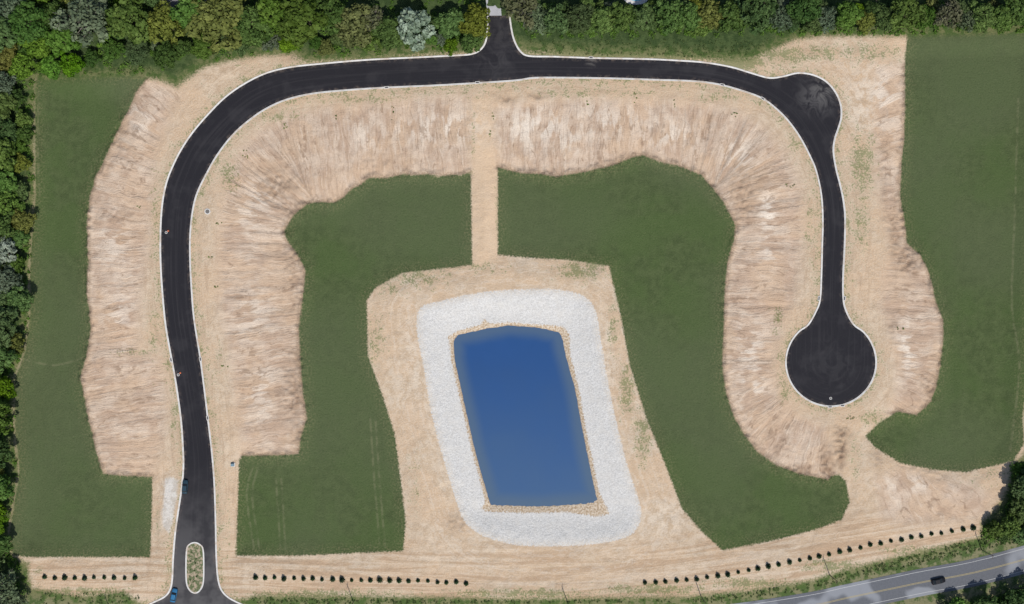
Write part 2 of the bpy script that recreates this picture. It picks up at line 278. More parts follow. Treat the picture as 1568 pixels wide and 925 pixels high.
padc=g.mix(g.ss(nm,.4,.6),(.47,.445,.40),(.60,.58,.54))
c=g.mix(g.ss(J('a_pad',.9),.6,-.6,0,.75),c,padc)
wood=g.mix(g.ss(nm,.35,.65),(.034,.056,.020),(.060,.088,.032))
wood=g.mix(g.ss(nf,.55,.8,0,.6),wood,(.09,.12,.045))
verge=g.mix(g.ss(nm,.4,.6),(.07,.105,.035),(.19,.18,.10))
wood=g.mix(g.ss(g.attr('a_hwy'),16,9),wood,verge)
edge=g.mix(g.ss(nm,.4,.6),(.075,.115,.032),(.17,.17,.075))
wood=g.mix(g.ss(J('a_site',2.),5,1.,0,.75),wood,edge)
c=g.mix(g.ss(J('a_site',1.5),-1.2,1.2),c,wood)
g.col(c)
hb=g.add(g.mul(r1,g.ss(g.attr('a_bald'),1,-2,0,-1.4)),g.mul(nf,.9))
g.bump(hb,.6,.45)
g.b.inputs['Roughness'].default_value=.95; g.b.inputs['Specular IOR Level'].default_value=.05
ground.data.materials.append(g.m)
a=M('asphalt_new'); p=a.pos(); cs,cd=a.attr('a_cs'),a.attr('a_cd')
n1=a.noise(p,2.5,3,.7); n2=a.noise(p,.12,3,.6); ln=a.noise(a.vec(a.mul(cs,.03),a.mul(cd,1.1)),1,3,.6)
c=a.mix(n1,(.013,.0125,.0155),(.024,.023,.027))
c=a.mix(a.ss(ln,.5,.68,0,.4),c,(.036,.034,.037))
c=a.mix(a.ss(n2,.5,.72,0,.4),c,(.040,.038,.041))
seam=a.ss(a.math('ABSOLUTE',cd),.22,.03,0,.25); c=a.mix(seam,c,(.045,.043,.045))
sx=a.n.new('ShaderNodeSeparateXYZ'); a.t.links.new(p,sx.inputs[0])
c=a.mix(a.mul(a.ss(sx.outputs[1],-50,-98),a.ss(n2,.3,.6,.3,.85)),c,(.095,.091,.091))
wn=a.noise(p,.22,4,.65,1.2)
def spot(cx,cy,r,amt,colr,c):
    w=W(cx,cy); v=a.n.new('ShaderNodeVectorMath'); v.operation='DISTANCE'; a.t.links.new(p,v.inputs[0]); v.inputs[1].default_value=(w[0],w[1],0)
    return a.mix(a.mul(a.ss(v.outputs['Value'],r,r*.1),a.ss(wn,.38,.66,0,amt)),c,colr)
c=spot(1250,150,10.,.75,(.085,.081,.081),c); c=spot(1262,138,6,.8,(.11,.105,.10),c); c=spot(905,94,3,.7,(.13,.12,.11),c); c=spot(760,90,11,.5,(.055,.052,.054),c); c=spot(1272,556,14,.35,(.05,.048,.05),c); c=spot(775,45,7,.5,(.06,.057,.057),c)
c=a.mix(a.mul(a.ss(a.attr('a_road'),-1.6,-.3),a.ss(a.noise(p,.6,3,.7),.45,.7,0,.35)),c,(.20,.155,.12))
a.col(c); a.b.inputs['Roughness'].default_value=.8; a.b.inputs['Specular IOR Level'].default_value=.1; road.data.materials.append(a.m)
w=M('pond_water_mat'); p=w.pos(); n2=w.noise(p,.05,3,.5)
c=w.mix(n2,(.014,.054,.160),(.023,.074,.205))
sx=w.n.new('ShaderNodeSeparateXYZ'); w.t.links.new(p,sx.inputs[0])
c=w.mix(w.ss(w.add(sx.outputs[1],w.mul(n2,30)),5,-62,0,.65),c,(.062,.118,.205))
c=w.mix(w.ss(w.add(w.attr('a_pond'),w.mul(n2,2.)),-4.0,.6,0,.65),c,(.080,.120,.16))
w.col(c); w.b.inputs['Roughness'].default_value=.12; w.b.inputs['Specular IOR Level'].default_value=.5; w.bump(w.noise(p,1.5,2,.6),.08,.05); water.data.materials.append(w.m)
# ---------------------------------------------------------------- ribbons / kerbs
def mesh_obj(name,verts,faces,mat=None,parent=None,smooth=False):
    me=bpy.data.meshes.new(name); me.from_pydata([tuple(map(float,v)) for v in verts],[],faces); me.update()
    if mat: me.materials.append(mat)
    if smooth: me.polygons.foreach_set('use_smooth',[True]*len(me.polygons))
    return link(bpy.data.objects.new(name,me),parent)
def normals(P,closed=False):
    if closed: t=np.roll(P,-1,0)-np.roll(P,1,0)
    else: t=np.gradient(P,axis=0)
    t/=np.hypot(t[:,0],t[:,1])[:,None]+1e-9; return np.stack([-t[:,1],t[:,0]],1)
def profile(name,P,prof,mat,closed=False,parent=None):
    n=normals(P,closed); V=[];F=[];m=len(prof);N=len(P)
    for i in range(N):
        for o,z in prof: V.append((P[i,0]+n[i,0]*o,P[i,1]+n[i,1]*o,z))
    for i in range(N if closed else N-1):
        j=(i+1)%N
        for k in range(m-1): F.append((i*m+k,j*m+k,j*m+k+1,i*m+k+1))
    return mesh_obj(name,V,F,mat,parent)
conc=M('kerb_concrete'); pp=conc.pos(); cc=conc.mix(conc.noise(pp,.8,4,.7),(.42,.40,.37),(.74,.72,.69)); cc=conc.mix(conc.ss(conc.noise(pp,.25,3),.5,.7,0,.6),cc,(.42,.33,.25)); conc.col(cc); conc=conc.m
prof_=[(.30,-.1),(.30,.12),(.10,.13),(.02,.035),(-.24,.018),(-.25,-.02)]
profile('kerb',WA(kA),prof_,conc)
profile('kerb',WA(kB),prof_,conc)
isl=WA(catmull([(286,842),(290,834),(298,831),(306,834),(311,842),(312,870),(311,893),(306,904),(299,908),(291,904),(286,893),(285,870)],4,True))
isle=bpy.data.objects.new('traffic_island',None); link(isle)
profile('island_kerb',isl,[(.25,-.02),(.25,.13),(-.2,.13),(-.22,.02)],conc,True,isle)
im=M('island_soil'); pp=im.pos(); im.col(im.mix(im.ss(im.noise(pp,.8,4,.7),.42,.55),(.34,.27,.19),(.10,.12,.055)))
mesh_obj('island_soil',[(v[0],v[1],.10) for v in isl],[list(range(len(isl)))],im.m,isle)
hm=M('highway_asphalt'); pp=hm.pos(); c=hm.mix(hm.noise(pp,1.5,4,.7),(.085,.09,.10),(.14,.145,.16)); c=hm.mix(hm.ss(hm.noise(pp,.06,2),.46,.56,0,.8),c,(.25,.26,.28)); hm.col(c)  # pale patches put tyre marks and dappled tree shade into the asphalt colour
profile('highway_road',hwy,[(-4.6,-.02),(-4.5,.004),(4.5,.004),(4.6,-.02)],hm.m)
hp=bpy.data.objects.new('highway_markings',None); link(hp)
ym=simple('paint_yellow',(.36,.29,.13),.6); wm=simple('paint_white',(.46,.46,.45),.6)
for o,mt,n in ((-.16,ym,'yellow_line_a'),(.16,ym,'yellow_line_b'),(-3.6,wm,'edge_line_a'),(3.6,wm,'edge_line_b')):
    profile(n,hwy,[(o-.06,.010),(o+.06,.010)],mt,parent=hp)
dp=[(746,24),(744,0),(743,-60),(746,-200)]; dq=[(768,24),(766,0),(765,-60),(766,-200)]
vv=[(*W(*q),.03) for q in dp]+[(*W(*q),.03) for q in dq]
mesh_obj('concrete_driveway',vv,[(i,i+4,i+5,i+1) for i in range(3)],simple('drive_concrete',(.36,.36,.37),.8,0,.2,.5))
# ---------------------------------------------------------------- foliage
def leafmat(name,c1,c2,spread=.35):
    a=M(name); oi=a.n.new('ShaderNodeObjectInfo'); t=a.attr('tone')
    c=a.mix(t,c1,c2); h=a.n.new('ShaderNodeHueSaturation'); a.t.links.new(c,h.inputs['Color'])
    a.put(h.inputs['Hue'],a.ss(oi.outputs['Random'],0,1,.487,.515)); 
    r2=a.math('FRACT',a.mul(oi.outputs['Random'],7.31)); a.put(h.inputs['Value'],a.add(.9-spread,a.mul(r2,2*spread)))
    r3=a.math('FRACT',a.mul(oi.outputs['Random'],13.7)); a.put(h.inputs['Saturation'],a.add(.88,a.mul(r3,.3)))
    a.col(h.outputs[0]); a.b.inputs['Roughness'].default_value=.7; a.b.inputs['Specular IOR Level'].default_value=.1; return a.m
bark=simple('bark',(.09,.07,.055),.9); barkg=simple('bark_grey',(.20,.18,.16),.9)
def quads(C,Nn,S):
    n=len(C); r=rng.normal(size=(n,3)); u=np.cross(Nn,r); u/=np.linalg.norm(u,axis=1)[:,None]+1e-9; v=np.cross(Nn,u)
    u*=S[:,None]; v*=(S*.7)[:,None]
    return np.stack([C-u*1.0,C-v,C+u,C+v],1).reshape(-1,3)
def leafmesh(name,V,tone,mats,woodV=(),woodF=()):
    n=len(V)//4; me=bpy.data.meshes.new(name); wv=np.array(woodV,float).reshape(-1,3)
    F=[tuple(range(4*i,4*i+4)) for i in range(n)]+[tuple(4*n+k for k in f) for f in woodF]
    allv=np.vstack([V,wv]) if len(wv) else V
    me.from_pydata(allv.tolist(),[],F); 
    at=me.attributes.new('tone','FLOAT','POINT'); tv=np.zeros(len(allv),np.float32); tv[:4*n]=np.repeat(tone,4); at.data.foreach_set('value',tv)
    for m_ in mats: me.materials.append(m_)
    mi=np.zeros(len(F),np.int32); mi[n:]=1; me.polygons.foreach_set('material_index',mi if len(mats)>1 else np.zeros(len(F),np.int32)); me.update(); return me
def limb(V,F,a,b,ra,rb,n=6):
    a=np.array(a,float); b=np.array(b,float); d=b-a; d/=np.linalg.norm(d)+1e-9; u=np.cross(d,[.3,.9,.1]); u/=np.linalg.norm(u); v=np.cross(d,u); o=len(V)
    for c_,r in ((a,ra),(b,rb)):
        for k in range(n): t=2*math.pi*k/n; V.append(c_+r*(math.cos(t)*u+math.sin(t)*v))
    for k in range(n): F.append((o+k,o+(k+1)%n,o+n+(k+1)%n,o+n+k))
def tree_mesh(name,R,Ht,mat,bk,ncl=46,nl=60,ls=.39,sparse=1.0,twigs=0):
    C=[];Nn=[];T=[];V=[];F=[]
    rz=Ht*.36; cz=Ht-rz*.95
    lob=rng.random(5)*6.28
    limb(V,F,(0,0,-.3),(rng.normal()*.2,rng.normal()*.2,cz),.045*Ht*.6,.02*Ht*.6,8)
    for i in range(ncl):
        f=(i+.5)/ncl; ph=i*2.39996+rng.random()*.6; zz=1-1.25*f; rr=math.sqrt(max(0,1-min(1,zz*zz)))
        out=.72+.32*rng.random(); wob_=1+.18*math.sin(3*ph+lob[0])+.14*math.sin(5*ph+lob[1])
        c_=np.array([math.cos(ph)*rr*R*out*wob_,math.sin(ph)*rr*R*out*wob_,cz+zz*rz*out])
        cr=R*(.16+.18*rng.random()); tone=rng.random()
        m_=int(nl*sparse*(cr/(R*.28))**2)
        d=rng.normal(size=(m_,3)); d[:,2]=d[:,2]*.8+.45; d/=np.linalg.norm(d,axis=1)[:,None]
        rad=cr*(.55+.5*rng.random(m_))
        C.append(c_+d*rad[:,None]*[1,1,.75]); nn=d+rng.normal(size=(m_,3))*.45; nn/=np.linalg.norm(nn,axis=1)[:,None]; Nn.append(nn)
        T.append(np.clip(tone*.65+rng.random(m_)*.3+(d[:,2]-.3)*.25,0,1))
        if i%2==0 or twigs: limb(V,F,(0,0,cz*(.55+.35*rng.random())),c_,.012*Ht,.004*Ht,5)
        for _ in range(twigs):
            e=c_+rng.normal(size=3)*R*.2; limb(V,F,c_*.7+np.array([0,0,cz*.3]),e,.05,.02,3)
    C=np.vstack(C);Nn=np.vstack(Nn);T=np.concatenate(T); S=ls*(.6+.8*rng.random(len(C)))
    return leafmesh(name,quads(C,Nn,S),T,[mat,bk],V,F)
LM={'dark':leafmat('leaf_dark',(.026,.054,.013),(.080,.130,.038),.22),
'mid':leafmat('leaf_mid',(.038,.072,.016),(.115,.175,.050),.22),
'olive':leafmat('leaf_olive',(.052,.065,.015),(.170,.180,.048),.18),
'grey':leafmat('leaf_grey',(.050,.074,.040),(.14,.18,.105),.18),
'bright':leafmat('leaf_bright',(.042,.092,.013),(.135,.230,.040),.2),
'white':leafmat('leaf_blossom',(.09,.13,.08),(.33,.39,.29),.06),
'brown':leafmat('leaf_brown',(.060,.066,.033),(.145,.145,.082),.15),
'ever':leafmat('leaf_evergreen',(.014,.034,.012),(.040,.070,.028),.2)}
TV={}
for k_,mt,sp_,bk,tw in (('dark','dark',1,bark,0),('dark2','dark',1,bark,0),('mid','mid',1,bark,0),('mid2','mid',.9,bark,0),('olive','olive',1,bark,0),('grey','grey',.6,barkg,1),('bright','bright',1,bark,0),('white','white',.9,barkg,0),('brown','brown',.5,barkg,2),('grey2','grey',.8,bark,0)):
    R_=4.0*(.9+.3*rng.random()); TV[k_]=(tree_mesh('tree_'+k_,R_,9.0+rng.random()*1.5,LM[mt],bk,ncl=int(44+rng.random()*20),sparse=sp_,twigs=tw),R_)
placed=[]
def tree(px,py,rpx,kind,name='deciduous_tree'):
    me,R_=TV[kind]; s=rpx*K/R_; x,y=W(px,py)
    o=bpy.data.objects.new(name,me); o.location=(x,y,height(x,y)); o.rotation_euler=(0,0,random.random()*6.28); hz=s*random.uniform(.75,.95)
    o.scale=(s,s*random.uniform(.9,1.1),hz); link(o); placed.append((px,py,rpx)); return o
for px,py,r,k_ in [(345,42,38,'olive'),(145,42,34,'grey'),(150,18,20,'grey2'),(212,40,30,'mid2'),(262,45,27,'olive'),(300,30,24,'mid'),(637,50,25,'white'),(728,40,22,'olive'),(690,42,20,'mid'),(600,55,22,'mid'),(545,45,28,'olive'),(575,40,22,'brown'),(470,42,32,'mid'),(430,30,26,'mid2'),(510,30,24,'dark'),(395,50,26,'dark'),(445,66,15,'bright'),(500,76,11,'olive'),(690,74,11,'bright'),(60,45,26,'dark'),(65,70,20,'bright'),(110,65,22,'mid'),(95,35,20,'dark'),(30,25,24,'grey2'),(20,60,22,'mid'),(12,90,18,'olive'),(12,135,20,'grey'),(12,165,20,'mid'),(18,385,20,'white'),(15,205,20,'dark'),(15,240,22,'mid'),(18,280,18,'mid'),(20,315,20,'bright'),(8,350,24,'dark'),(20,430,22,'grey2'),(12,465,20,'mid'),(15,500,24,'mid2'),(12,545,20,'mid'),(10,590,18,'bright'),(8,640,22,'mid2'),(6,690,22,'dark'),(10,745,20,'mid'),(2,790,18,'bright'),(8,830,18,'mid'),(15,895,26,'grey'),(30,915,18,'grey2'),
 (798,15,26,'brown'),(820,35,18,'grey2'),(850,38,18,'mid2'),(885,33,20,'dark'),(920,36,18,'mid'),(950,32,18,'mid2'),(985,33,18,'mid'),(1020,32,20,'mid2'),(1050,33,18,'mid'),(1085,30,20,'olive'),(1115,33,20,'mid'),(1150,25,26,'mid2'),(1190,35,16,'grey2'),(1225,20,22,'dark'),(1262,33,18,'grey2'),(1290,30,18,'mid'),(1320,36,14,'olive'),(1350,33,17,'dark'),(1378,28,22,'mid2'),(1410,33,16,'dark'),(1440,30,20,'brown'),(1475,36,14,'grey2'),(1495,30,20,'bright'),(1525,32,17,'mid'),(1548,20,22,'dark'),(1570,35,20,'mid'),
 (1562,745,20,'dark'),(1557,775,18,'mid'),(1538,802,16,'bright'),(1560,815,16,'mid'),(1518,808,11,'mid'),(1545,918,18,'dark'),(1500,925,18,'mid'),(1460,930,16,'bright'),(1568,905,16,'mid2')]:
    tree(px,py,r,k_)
placed.append((756,0,14)); placed.append((756,-40,14)); placed.append((284,-8,24)); placed.append((284,14,14)); placed.append((972,0,16))
def fill(poly,n,rr,kinds,gap=.72):
    P=np.array(poly,float); lo=P.min(0); hi=P.max(0)
    for _ in range(n):
        x=random.uniform(lo[0],hi[0]); y=random.uniform(lo[1],hi[1])
        if not inside(np.array([x]),np.array([y]),P)[0]: continue
        r=random.uniform(*rr)
        if any((x-a_)**2+(y-b_)**2<((r+c_)*gap)**2 for a_,b_,c_ in placed): continue
        tree(x,y,r,random.choice(kinds))
mixk=['dark','dark2','dark','mid','mid2','mid','mid2','grey2','olive','bright']
fill([(-80,-40),(240,-40),(240,8),(265,62),(380,60),(490,55),(730,55),(730,74),(560,74),(450,68),(360,76),(280,92),(200,90),(60,108),(45,125),(-80,125)],1800,(9,20),mixk)
fill([(-80,110),(44,115),(48,200),(46,300),(40,400),(40,480),(32,540),(14,590),(12,650),(18,720),(2,820),(8,850),(34,875),(34,935),(-80,935)],2300,(10,19),mixk)
fill([(800,14),(1640,10),(1640,44),(805,48)],1200,(8,14),mixk)
fill([(250,-80),(725,-80),(725,-20),(250,-20)],300,(14,22),mixk)
fill([(785,-90),(1640,-90),(1640,-40),(785,-40)],200,(14,22),mixk,1.1)
fill([(1555,725),(1640,700),(1640,800),(1512,826),(1510,810),(1540,790)],700,(8,17),mixk)
fill([(1640,905),(1640,1000),(1300,1000),(1340,965),(1500,925)],800,(10,18),mixk)
fill([(1612,100),(1680,100),(1680,640),(1612,640)],200,(14,22),mixk)
fill([(480,1000),(1300,990),(1300,1030),(480,1030)],200,(14,20),mixk)
def scatter_mass(name,polys,mat,zmax=1.8,ls=.28,clr=(.5,1.4)):
    C=[];T=[]
    for poly,ncl,per in polys:
        P=np.array(poly,float); lo=P.min(0); hi=P.max(0); k_=0
        while k_<ncl:
            q=rng.uniform(lo,hi,(ncl,2)); q=q[inside(q[:,0],q[:,1],P)]
            for x,y in q[:ncl-k_]:
                X_,Y_=W(x,y); r=rng.uniform(*clr); d=rng.normal(size=(per,3)); d/=np.linalg.norm(d,axis=1)[:,None]; d[:,2]=np.abs(d[:,2])
                C.append(np.array([X_,Y_,height(X_,Y_)])+d*r*(.5+.5*rng.random((per,1)))*[1,1,min(1.3,zmax/r)]); T.append(np.clip(rng.random()*.7+rng.random(per)*.3,0,1))
            k_+=max(1,len(q))
    C=np.vstack(C);T=np.concatenate(T); Nn=rng.normal(size=C.shape)*.5+[0,0,.8]; Nn/=np.linalg.norm(Nn,axis=1)[:,None]
    me=leafmesh(name,quads(C,Nn,ls*(.6+.8*rng.random(len(C)))),T,[mat]); return link(bpy.data.objects.new(name,me))
scatter_mass('undergrowth',[([(-50,-20),(735,-20),(740,60),(735,78),(560,84),(480,88),(440,78),(360,88),(280,102),(240,110),(110,114),(56,118),(-50,118)],700,22),
 ([(-50,110),(54,112),(52,300),(45,480),(36,540),(20,600),(20,650),(28,720),(12,820),(18,850),(42,870),(40,925),(-50,925)],700,22),
 ([(795,8),(1600,4),(1600,50),(800,58)],700,22),([(1550,712),(1600,695),(1600,810),(1505,835),(1506,806),(1540,785)],250,24),([(1600,895),(1600,960),(1380,960),(1500,915)],200,24)],LM['mid'])
scatter_mass('verge_weeds',[([(380,915),(780,920),(1050,918),(1240,894),(1380,854),(1500,825),(1568,812),(1568,828),(1400,866),(1240,903),(1100,922),(400,926)],600,8),([(60,905),(220,912),(200,925),(60,925)],60,8),([(800,60),(1180,62),(1150,84),(1080,88),(820,82)],260,6),([(60,108),(230,104),(270,122),(240,114),(62,116)],60,7)],LM['mid'],.5,.2,(.2,.6))
wp=[]
for x,y,rx,ry in [(375,237,4,8),(437,195,3,7),(601,170,1.5,14),(515,180,2,3),(900,158,1.5,6),(973,150,2,8),(1032,157,1.5,6),(1125,175,4,5),(1210,284,9,2),(1380,502,7,2),(335,341,5,2),(322,393,4,2),(334,439,5,2),(212,317,4,2),(755,180,1.5,10),(1300,640,8,4),(345,560,8,2),(750,206,1.5,6)]:
    wp.append(([(x-rx,y-ry),(x+rx,y-ry),(x+rx,y+ry),(x-rx,y+ry)],int(3+rx*ry*.12),7))
scatter_mass('weed_tufts',wp,LM['bright'],.3,.17,(.15,.4))
def conifer(name,h,R_):
    C=[];Nn=[];T=[];V=[];F=[]; limb(V,F,(0,0,-.1),(0,0,h*.95),.06,.015,6)
    for t in range(9):
        f=t/8; z=.2+f*(h-.3); r=R_*(1-f)**.8+.05; nb=int(12-6*f)
        for b in range(nb):
            a_=b/nb*6.283+t*.7+rng.random()*.3; L=r*(.8+.35*rng.random())
            limb(V,F,(0,0,z),(math.cos(a_)*L,math.sin(a_)*L,z-.12*L),.015,.005,3)
            for q in range(12):
                u=rng.random()**.7; C.append((math.cos(a_)*L*u+rng.normal()*.06,math.sin(a_)*L*u+rng.normal()*.06,z-.12*L*u+rng.normal()*.05)); Nn.append((math.cos(a_)*.5,math.sin(a_)*.5,.8)); T.append(rng.random())
    C=np.array(C);Nn=np.array(Nn)+rng.normal(size=C.shape)*.25;Nn/=np.linalg.norm(Nn,axis=1)[:,None]
    return leafmesh(name,quads(C,Nn,.11*(.7+.6*rng.random(len(C)))),np.array(T),[LM['ever'],bark],V,F)
CV=[conifer('evergreen_mesh_%d'%i,1.5+.2*i,.70+.08*i) for i in range(4)]
mul=M('mulch'); mul.col(mul.mix(mul.noise(mul.objc(),6,3),(.10,.07,.05),(.22,.15,.10))); mul=mul.m
def rowpts(P,step):
    P=np.array(P,float); d=np.r_[0,np.cumsum(np.hypot(*np.diff(P,axis=0).T))]; s=np.arange(0,d[-1]+.1,step); return np.stack([np.interp(s,d,P[:,0]),np.interp(s,d,P[:,1])],1)
mv=[];mf=[]
for P,st in (([(68,884),(207,885)],15.4),([(392,884),(500,887),(620,889),(713,893)],14.6),([(988,892),(1060,887),(1110,880),(1170,868),(1250,853),(1330,835),(1380,826),(1440,816),(1491,808)],15.9)):
    for x,y in rowpts(P,st):
        X_,Y_=W(x+random.uniform(-.9,.9),y+random.uniform(-1.,1.)); z_=height(X_,Y_)
        o=bpy.data.objects.new('evergreen_tree',random.choice(CV)); s=random.uniform(.75,1.15); o.location=(X_,Y_,z_); o.scale=(s,s,s*random.uniform(.9,1.1)); o.rotation_euler=(0,0,random.random()*6.28); link(o)
        b=len(mv); mv.append((X_,Y_,z_+.14)); nseg=12
        for k_ in range(nseg): t=k_/nseg*6.283; r=.7*random.uniform(.85,1.15); mv.append((X_+math.cos(t)*r,Y_+math.sin(t)*r,z_-.05))
        for k_ in range(nseg): mf.append((b,b+1+k_,b+1+(k_+1)%nseg))
mesh_obj('mulch_rings',mv,mf,mul)
scatter_mass('island_shrubs',[([(291,842),(306,842),(307,895),(291,897)],14,16)],LM['dark'],.6,.16,(.2,.45))
# ---------------------------------------------------------------- vehicles
glass=simple('car_glass',(.02,.025,.03),.15); tyre=simple('tyre_rubber',(.02,.02,.02),.8); lampw=simple('headlamp',(.7,.7,.68),.2); lampr=simple('tail_lamp',(.35,.02,.02),.3)
def car(px,py,heading,colr,name='car'):
    e=bpy.data.objects.new(name,None); link(e); x,y=W(px,py); e.location=(x,y,.02); e.rotation_euler=(0,0,math.radians(heading)); 
    paint=simple('car_paint',colr,.3,.3,.05)
    st=[(-2.3,.72,.35,.70,.78),(-2.15,.84,.28,.82,.92),(-1.3,.90,.25,.88,.97),(0,.91,.25,.89,.95),(1.0,.91,.25,.88,.92),(1.7,.88,.26,.83,.84),(2.15,.80,.30,.72,.72),(2.32,.62,.38,.55,.62)]
    V=[];F=[]
    for x_,wl,zl,wb,zb in st: V+= [(x_,-wl,zl),(x_,-wl*1.02,(zl+zb)/2),(x_,-wb,zb),(x_,-wb*.6,zb+.05),(x_,wb*.6,zb+.05),(x_,wb,zb),(x_,wl*1.02,(zl+zb)/2),(x_,wl,zl)]
    for i in range(len(st)-1):
        for k_ in range(8): F.append((i*8+k_,i*8+(k_+1)%8,(i+1)*8+(k_+1)%8,(i+1)*8+k_))
    F.append(tuple(range(7,-1,-1))); F.append(tuple((len(st)-1)*8+k_ for k_ in range(8)))
    mesh_obj('body',V,F,paint,e,True)
    def box8(n,b,t,zb,zt,mt):
        V=[(b[0],-b[2],zb),(b[1],-b[2],zb),(b[1],b[2],zb),(b[0],b[2],zb),(t[0],-t[2],zt),(t[1],-t[2],zt),(t[1],t[2],zt),(t[0],t[2],zt)]
        o=mesh_obj(n,V,[(3,2,1,0),(4,5,6,7),(0,1,5,4),(1,2,6,5),(2,3,7,6),(3,0,4,7)],mt,e); bv=o.modifiers.new('b','BEVEL'); bv.width=.04; bv.segments=2; return o
    box8('greenhouse_glass',(-1.85,1.15,.80),(-1.3,.42,.62),.93,1.38,glass)
    box8('roof',(-1.32,.42,.64),(-1.2,.32,.58),1.37,1.43,paint)
    for sy in (-1,1):
        for wx in (-1.4,1.42):
            V=[];F=[]; n=16
            for yy in (sy*.70,sy*.92):
                for r in (.33,.20):
                    for k_ in range(n): V.append((wx+r*math.cos(k_*6.283/n),yy,.33+r*math.sin(k_*6.283/n)))
            for k_ in range(n):
                q=(k_+1)%n; F+= [(k_,q,2*n+q,2*n+k_),(2*n+k_,2*n+q,3*n+q,3*n+k_),(k_,q,n+q,n+k_)]
            F.append(tuple(3*n+k_ for k_ in range(n))); mesh_obj('wheel',V,F,tyre,e)
        box8('headlamp',(2.0,2.22,.10),(2.0,2.15,.08),.62,.74,lampw).location=(0,sy*.55,0)
        box8('tail_lamp',(-2.32,-2.22,.12),(-2.30,-2.22,.10),.65,.82,lampr).location=(0,sy*.58,0)
        box8('mirror',(.75,.90,.09),(.78,.88,.07),.95,1.08,paint).location=(0,sy*.97,0)
    return e
car(267,911,78,(.04,.17,.32)); car(284,745,85,(.03,.06,.08)); car(1436,889,13,(.015,.015,.018))
# ---------------------------------------------------------------- site furniture
def disc(name,px,py,r,z,h,mat,parent=None,n=20):
    x,y=W(px,py); V=[];F=[]
    for rr,zz in ((r,z-.1),(r,z+h*.8),(r*.92,z+h)):
        for k_ in range(n): V.append((x+rr*math.cos(k_*6.283/n),y+rr*math.sin(k_*6.283/n),zz))
    for j in range(2):
        for k_ in range(n): q=(k_+1)%n; F.append((j*n+k_,j*n+q,(j+1)*n+q,(j+1)*n+k_))
    F.append(tuple(2*n+k_ for k_ in range(n))); return mesh_obj(name,V,F,mat,parent)
iron=simple('cast_iron',(.05,.045,.045),.6); grey=simple('inlet_iron',(.14,.13,.12),.7); lc=simple('pale_concrete',(.55,.53,.50),.8); org=simple('cone_orange',(.75,.16,.03),.6)
def manhole(px,py,z=.012,r=.45):
    e=bpy.data.objects.new('manhole_cover',None); link(e); disc('concrete_ring',px,py,r,z,.03,lc,e); disc('lid',px,py,r*.7,z,.05,grey,e)
def boxo(name,px,py,sx,sy,z0,z1,mat,rot=0,parent=None,bev=.03):
    x,y=W(px,py); V=[(a_*sx/2,b*sy/2,c_) for c_ in (z0,z1) for a_,b in ((-1,-1),(1,-1),(1,1),(-1,1))]
    o=mesh_obj(name,V,[(3,2,1,0),(4,5,6,7),(0,1,5,4),(1,2,6,5),(2,3,7,6),(3,0,4,7)],mat,parent); o.location=(x,y,0); o.rotation_euler=(0,0,math.radians(rot)); m_=o.modifiers.new('b','BEVEL'); m_.width=bev; m_.segments=2; return o
for q in ((254.5,356),(273,574),(1272,610)): manhole(*q)
def cone(px,py):
    e=bpy.data.objects.new('traffic_cone',None); link(e); boxo('base',px,py,.5,.5,.015,.06,org,parent=e,bev=.01)
    disc('lower',px,py,.19,.1,.25,org,e); disc('band',px,py,.135,.4,.15,lc,e); disc('tip',px,py,.08,.6,.18,org,e)
cone(257.5,353.5); cone(276,571)
h_=height(*W(318,325)); manhole(318,324,h_+.15,1.0)
e=bpy.data.objects.new('utility_box',None); link(e); ub=simple('utility_green',(.16,.24,.28),.5); h_=height(*W(356,712)); boxo('pad',356,712,1.5,1.3,h_-.1,h_+.12,lc,parent=e); boxo('cabinet',356,712,1.0,.8,h_+.12,h_+1.0,ub,parent=e); boxo('lid',356,712,1.06,.86,h_+1.0,h_+1.06,ub,parent=e)
for px,py,r in ((731,126.5,4),(592,134,3),(905,88.5,0),(1168,151,-32),(1293,457,85),(1254,457,85),(262,551,100),(307,550,100),(1106,130,-12),(318,640,97),(1271,623,0),(1290,621,0)):
    e=bpy.data.objects.new('storm_drain',None); link(e); boxo('slab',px,py,1.5,.8,-.05,.15,lc,r,e); boxo('grate',px,py,1.1,.4,.1,.165,iron,r,e,.01)
wood_=simple('pole_wood',(.12,.095,.075),.9)
poles=[(-200,935),(170,938),(541,922),(870,925),(1073,912),(1270,880),(1503,842),(1760,775)]
pts=[]
for px,py in poles:
    e=bpy.data.objects.new('utility_pole',None); link(e); x,y=W(px,py); z_=height(x,y); V=[];F=[]; limb(V,F,(x,y,z_-.3),(x,y,z_+10),.15,.10,10); mesh_obj('pole',V,F,wood_,e)
    V=[];F=[]; limb(V,F,(x-.2,y-1.1,z_+9.3),(x+.2,y+1.1,z_+9.3),.06,.06,4); mesh_obj('crossarm',V,F,wood_,e); pts.append((x,y,z_+9.4))
    for k_ in (-1,0,1): disc('insulator',px,py+k_*4.5,.06,z_+9.45,.15,iron,e,8)
V=[];F=[]
for i in range(len(pts)-1):
    for k_ in (-1,1):
        a_,b=np.array(pts[i])+[0,k_,0.1],np.array(pts[i+1])+[0,k_,0.1]; prev=a_
        for j in range(1,13):
            t=j/12; q=a_+(b-a_)*t; q[2]-=4*.9*t*(1-t); limb(V,F,prev,q,.012,.012,3); prev=q
mesh_obj('power_lines',V,F,iron)
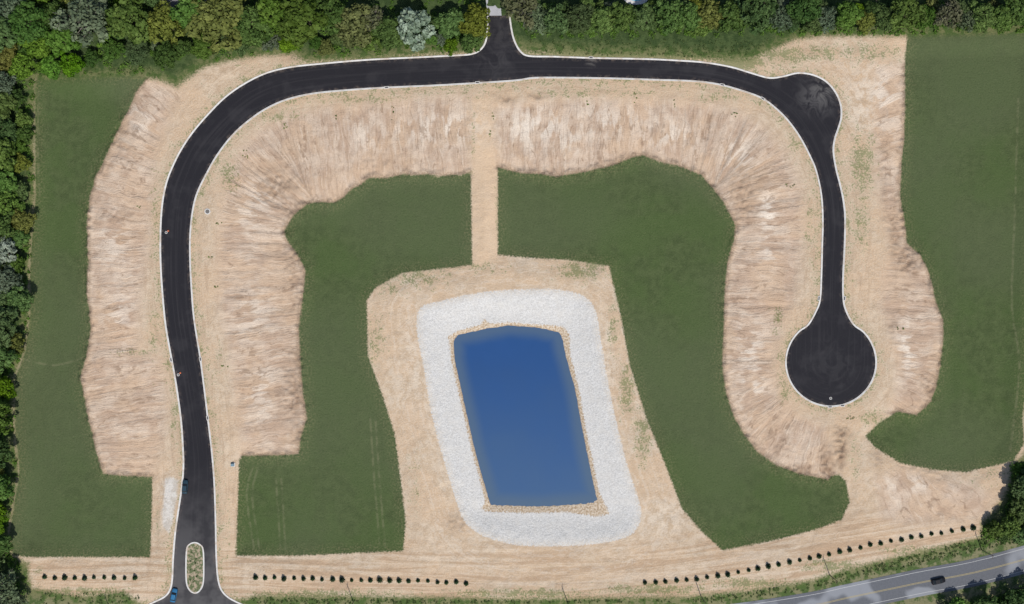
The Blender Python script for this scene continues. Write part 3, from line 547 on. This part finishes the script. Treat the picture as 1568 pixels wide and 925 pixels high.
def house(px,py,L,Wd,rot,wallc,roofc):
    e=bpy.data.objects.new('house',None); link(e); x,y=W(px,py); e.location=(x,y,height(x,y)); e.rotation_euler=(0,0,math.radians(rot)); hw=3.0; rh=1.9
    wm_=simple('siding',wallc,.8); rm=M('roof_shingle'); oc=rm.objc(); rm.col(rm.mix(rm.noise(oc,3,4,.7),tuple(v*.7 for v in roofc),roofc)); rm=rm.m
    a_,b=L/2,Wd/2
    mesh_obj('walls',[(-a_,-b,0),(a_,-b,0),(a_,b,0),(-a_,b,0),(-a_,-b,hw),(a_,-b,hw),(a_,b,hw),(-a_,b,hw),(-a_,0,hw+rh*.95),(a_,0,hw+rh*.95)],[(0,1,5,4),(1,2,6,9,5),(2,3,7,6),(3,0,4,8,7)],wm_,e)
    A=a_+.5;B=b+.6;z=hw-.15
    mesh_obj('roof',[(-A,-B,z),(A,-B,z),(A,B,z),(-A,B,z),(-A,0,hw+rh),(A,0,hw+rh),(-A,-B,z-.15),(A,-B,z-.15),(A,B,z-.15),(-A,B,z-.15)],[(0,1,5,4),(2,3,4,5),(0,6,7,1),(2,8,9,3),(0,4,3,9,6),(1,7,8,2,5)],rm,e)
    def bx(n,c_,s_,mt): 
        V=[(c_[0]+i*s_[0]/2,c_[1]+j*s_[1]/2,c_[2]+k_*s_[2]/2) for k_ in(-1,1) for i,j in((-1,-1),(1,-1),(1,1),(-1,1))]; mesh_obj(n,V,[(3,2,1,0),(4,5,6,7),(0,1,5,4),(1,2,6,5),(2,3,7,6),(3,0,4,7)],mt,e)
    for i in (-.32,.32): bx('window',(i*L,-b-.02,1.6),(1.4,.08,1.1),glass); bx('window',(i*L,b+.02,1.6),(1.4,.08,1.1),glass)
    bx('door',(0,-b-.03,1.05),(1.0,.08,2.1),iron); bx('chimney',(L*.25,.8,hw+rh),(.9,.7,1.8),simple('brick',(.3,.14,.09)))
house(284,-6,14,8,8,(.35,.34,.32),(.17,.17,.175)); house(1060,-60,16,10,-4,(.45,.43,.4),(.11,.10,.10)); house(1330,-55,15,9,5,(.3,.25,.2),(.14,.13,.12))
e=bpy.data.objects.new('swimming_pool',None); link(e)
cp=WA(catmull([(954,-4),(962,5),(978,7),(990,2),(992,-12),(975,-20),(958,-16)],5,True)); zt=height(*W(972,0))+.35
pw=M('pool_water'); pw.col((.10,.42,.55)); pw.b.inputs['Roughness'].default_value=.1
mesh_obj('water',[(v[0],v[1],zt-.05) for v in cp],[list(range(len(cp)))],pw.m,e); profile('deck',cp,[(-.1,zt-.5),(-.1,zt),(1.2,zt),(1.2,zt-.5)],lc,True,e)
fm=simple('fence_wood',(.16,.13,.10),.9)
for P in ([(1207,-60),(1205,46)],[(1340,-60),(1341,44)],[(1010,-60),(1012,30)]):
    P=WA(P); e=bpy.data.objects.new('garden_fence',None); link(e); V=[];F=[]; L=np.hypot(*(P[1]-P[0])); n=int(L/2.4)
    for i in range(n+1):
        q=P[0]+(P[1]-P[0])*i/n; z_=height(*q); limb(V,F,(q[0],q[1],z_-.2),(q[0],q[1],z_+1.4),.06,.06,4)
        if i: 
            for hh in (.4,.9,1.3): limb(V,F,(pr[0],pr[1],pz+hh),(q[0],q[1],z_+hh),.05,.05,4)
        pr,pz=q,z_
    mesh_obj('posts_and_rails',V,F,fm,e)
# ---------------------------------------------------------------- light, sky, camera
el=math.radians(57); az=math.atan2(.35,-1.0)
d=Vector((math.sin(az)*math.cos(el),math.cos(az)*math.cos(el),math.sin(el)))
sl=bpy.data.lights.new('sun','SUN'); sl.energy=4.0; sl.angle=math.radians(.5); sl.color=(1,.96,.90); so=link(bpy.data.objects.new('sun',sl)); so.rotation_euler=d.to_track_quat('Z','Y').to_euler(); so.location=d*200
wd=bpy.data.worlds.new('World'); scene.world=wd; wd.use_nodes=True; nt=wd.node_tree; bg=nt.nodes['Background']; sk=nt.nodes.new('ShaderNodeTexSky'); sk.sky_type='NISHITA'; sk.sun_disc=False; sk.sun_elevation=el; sk.sun_rotation=az%(2*math.pi); nt.links.new(sk.outputs[0],bg.inputs[0]); bg.inputs[1].default_value=.115
cam=bpy.data.cameras.new('camera'); co=link(bpy.data.objects.new('camera',cam)); co.location=(0,0,H); co.rotation_euler=(0,0,0); cam.sensor_width=36; cam.lens=36*H/(1568*K); cam.clip_end=12000; cam.clip_start=1
scene.camera=co
scene.view_settings.view_transform='Standard'; scene.view_settings.look='None'; scene.view_settings.exposure=0
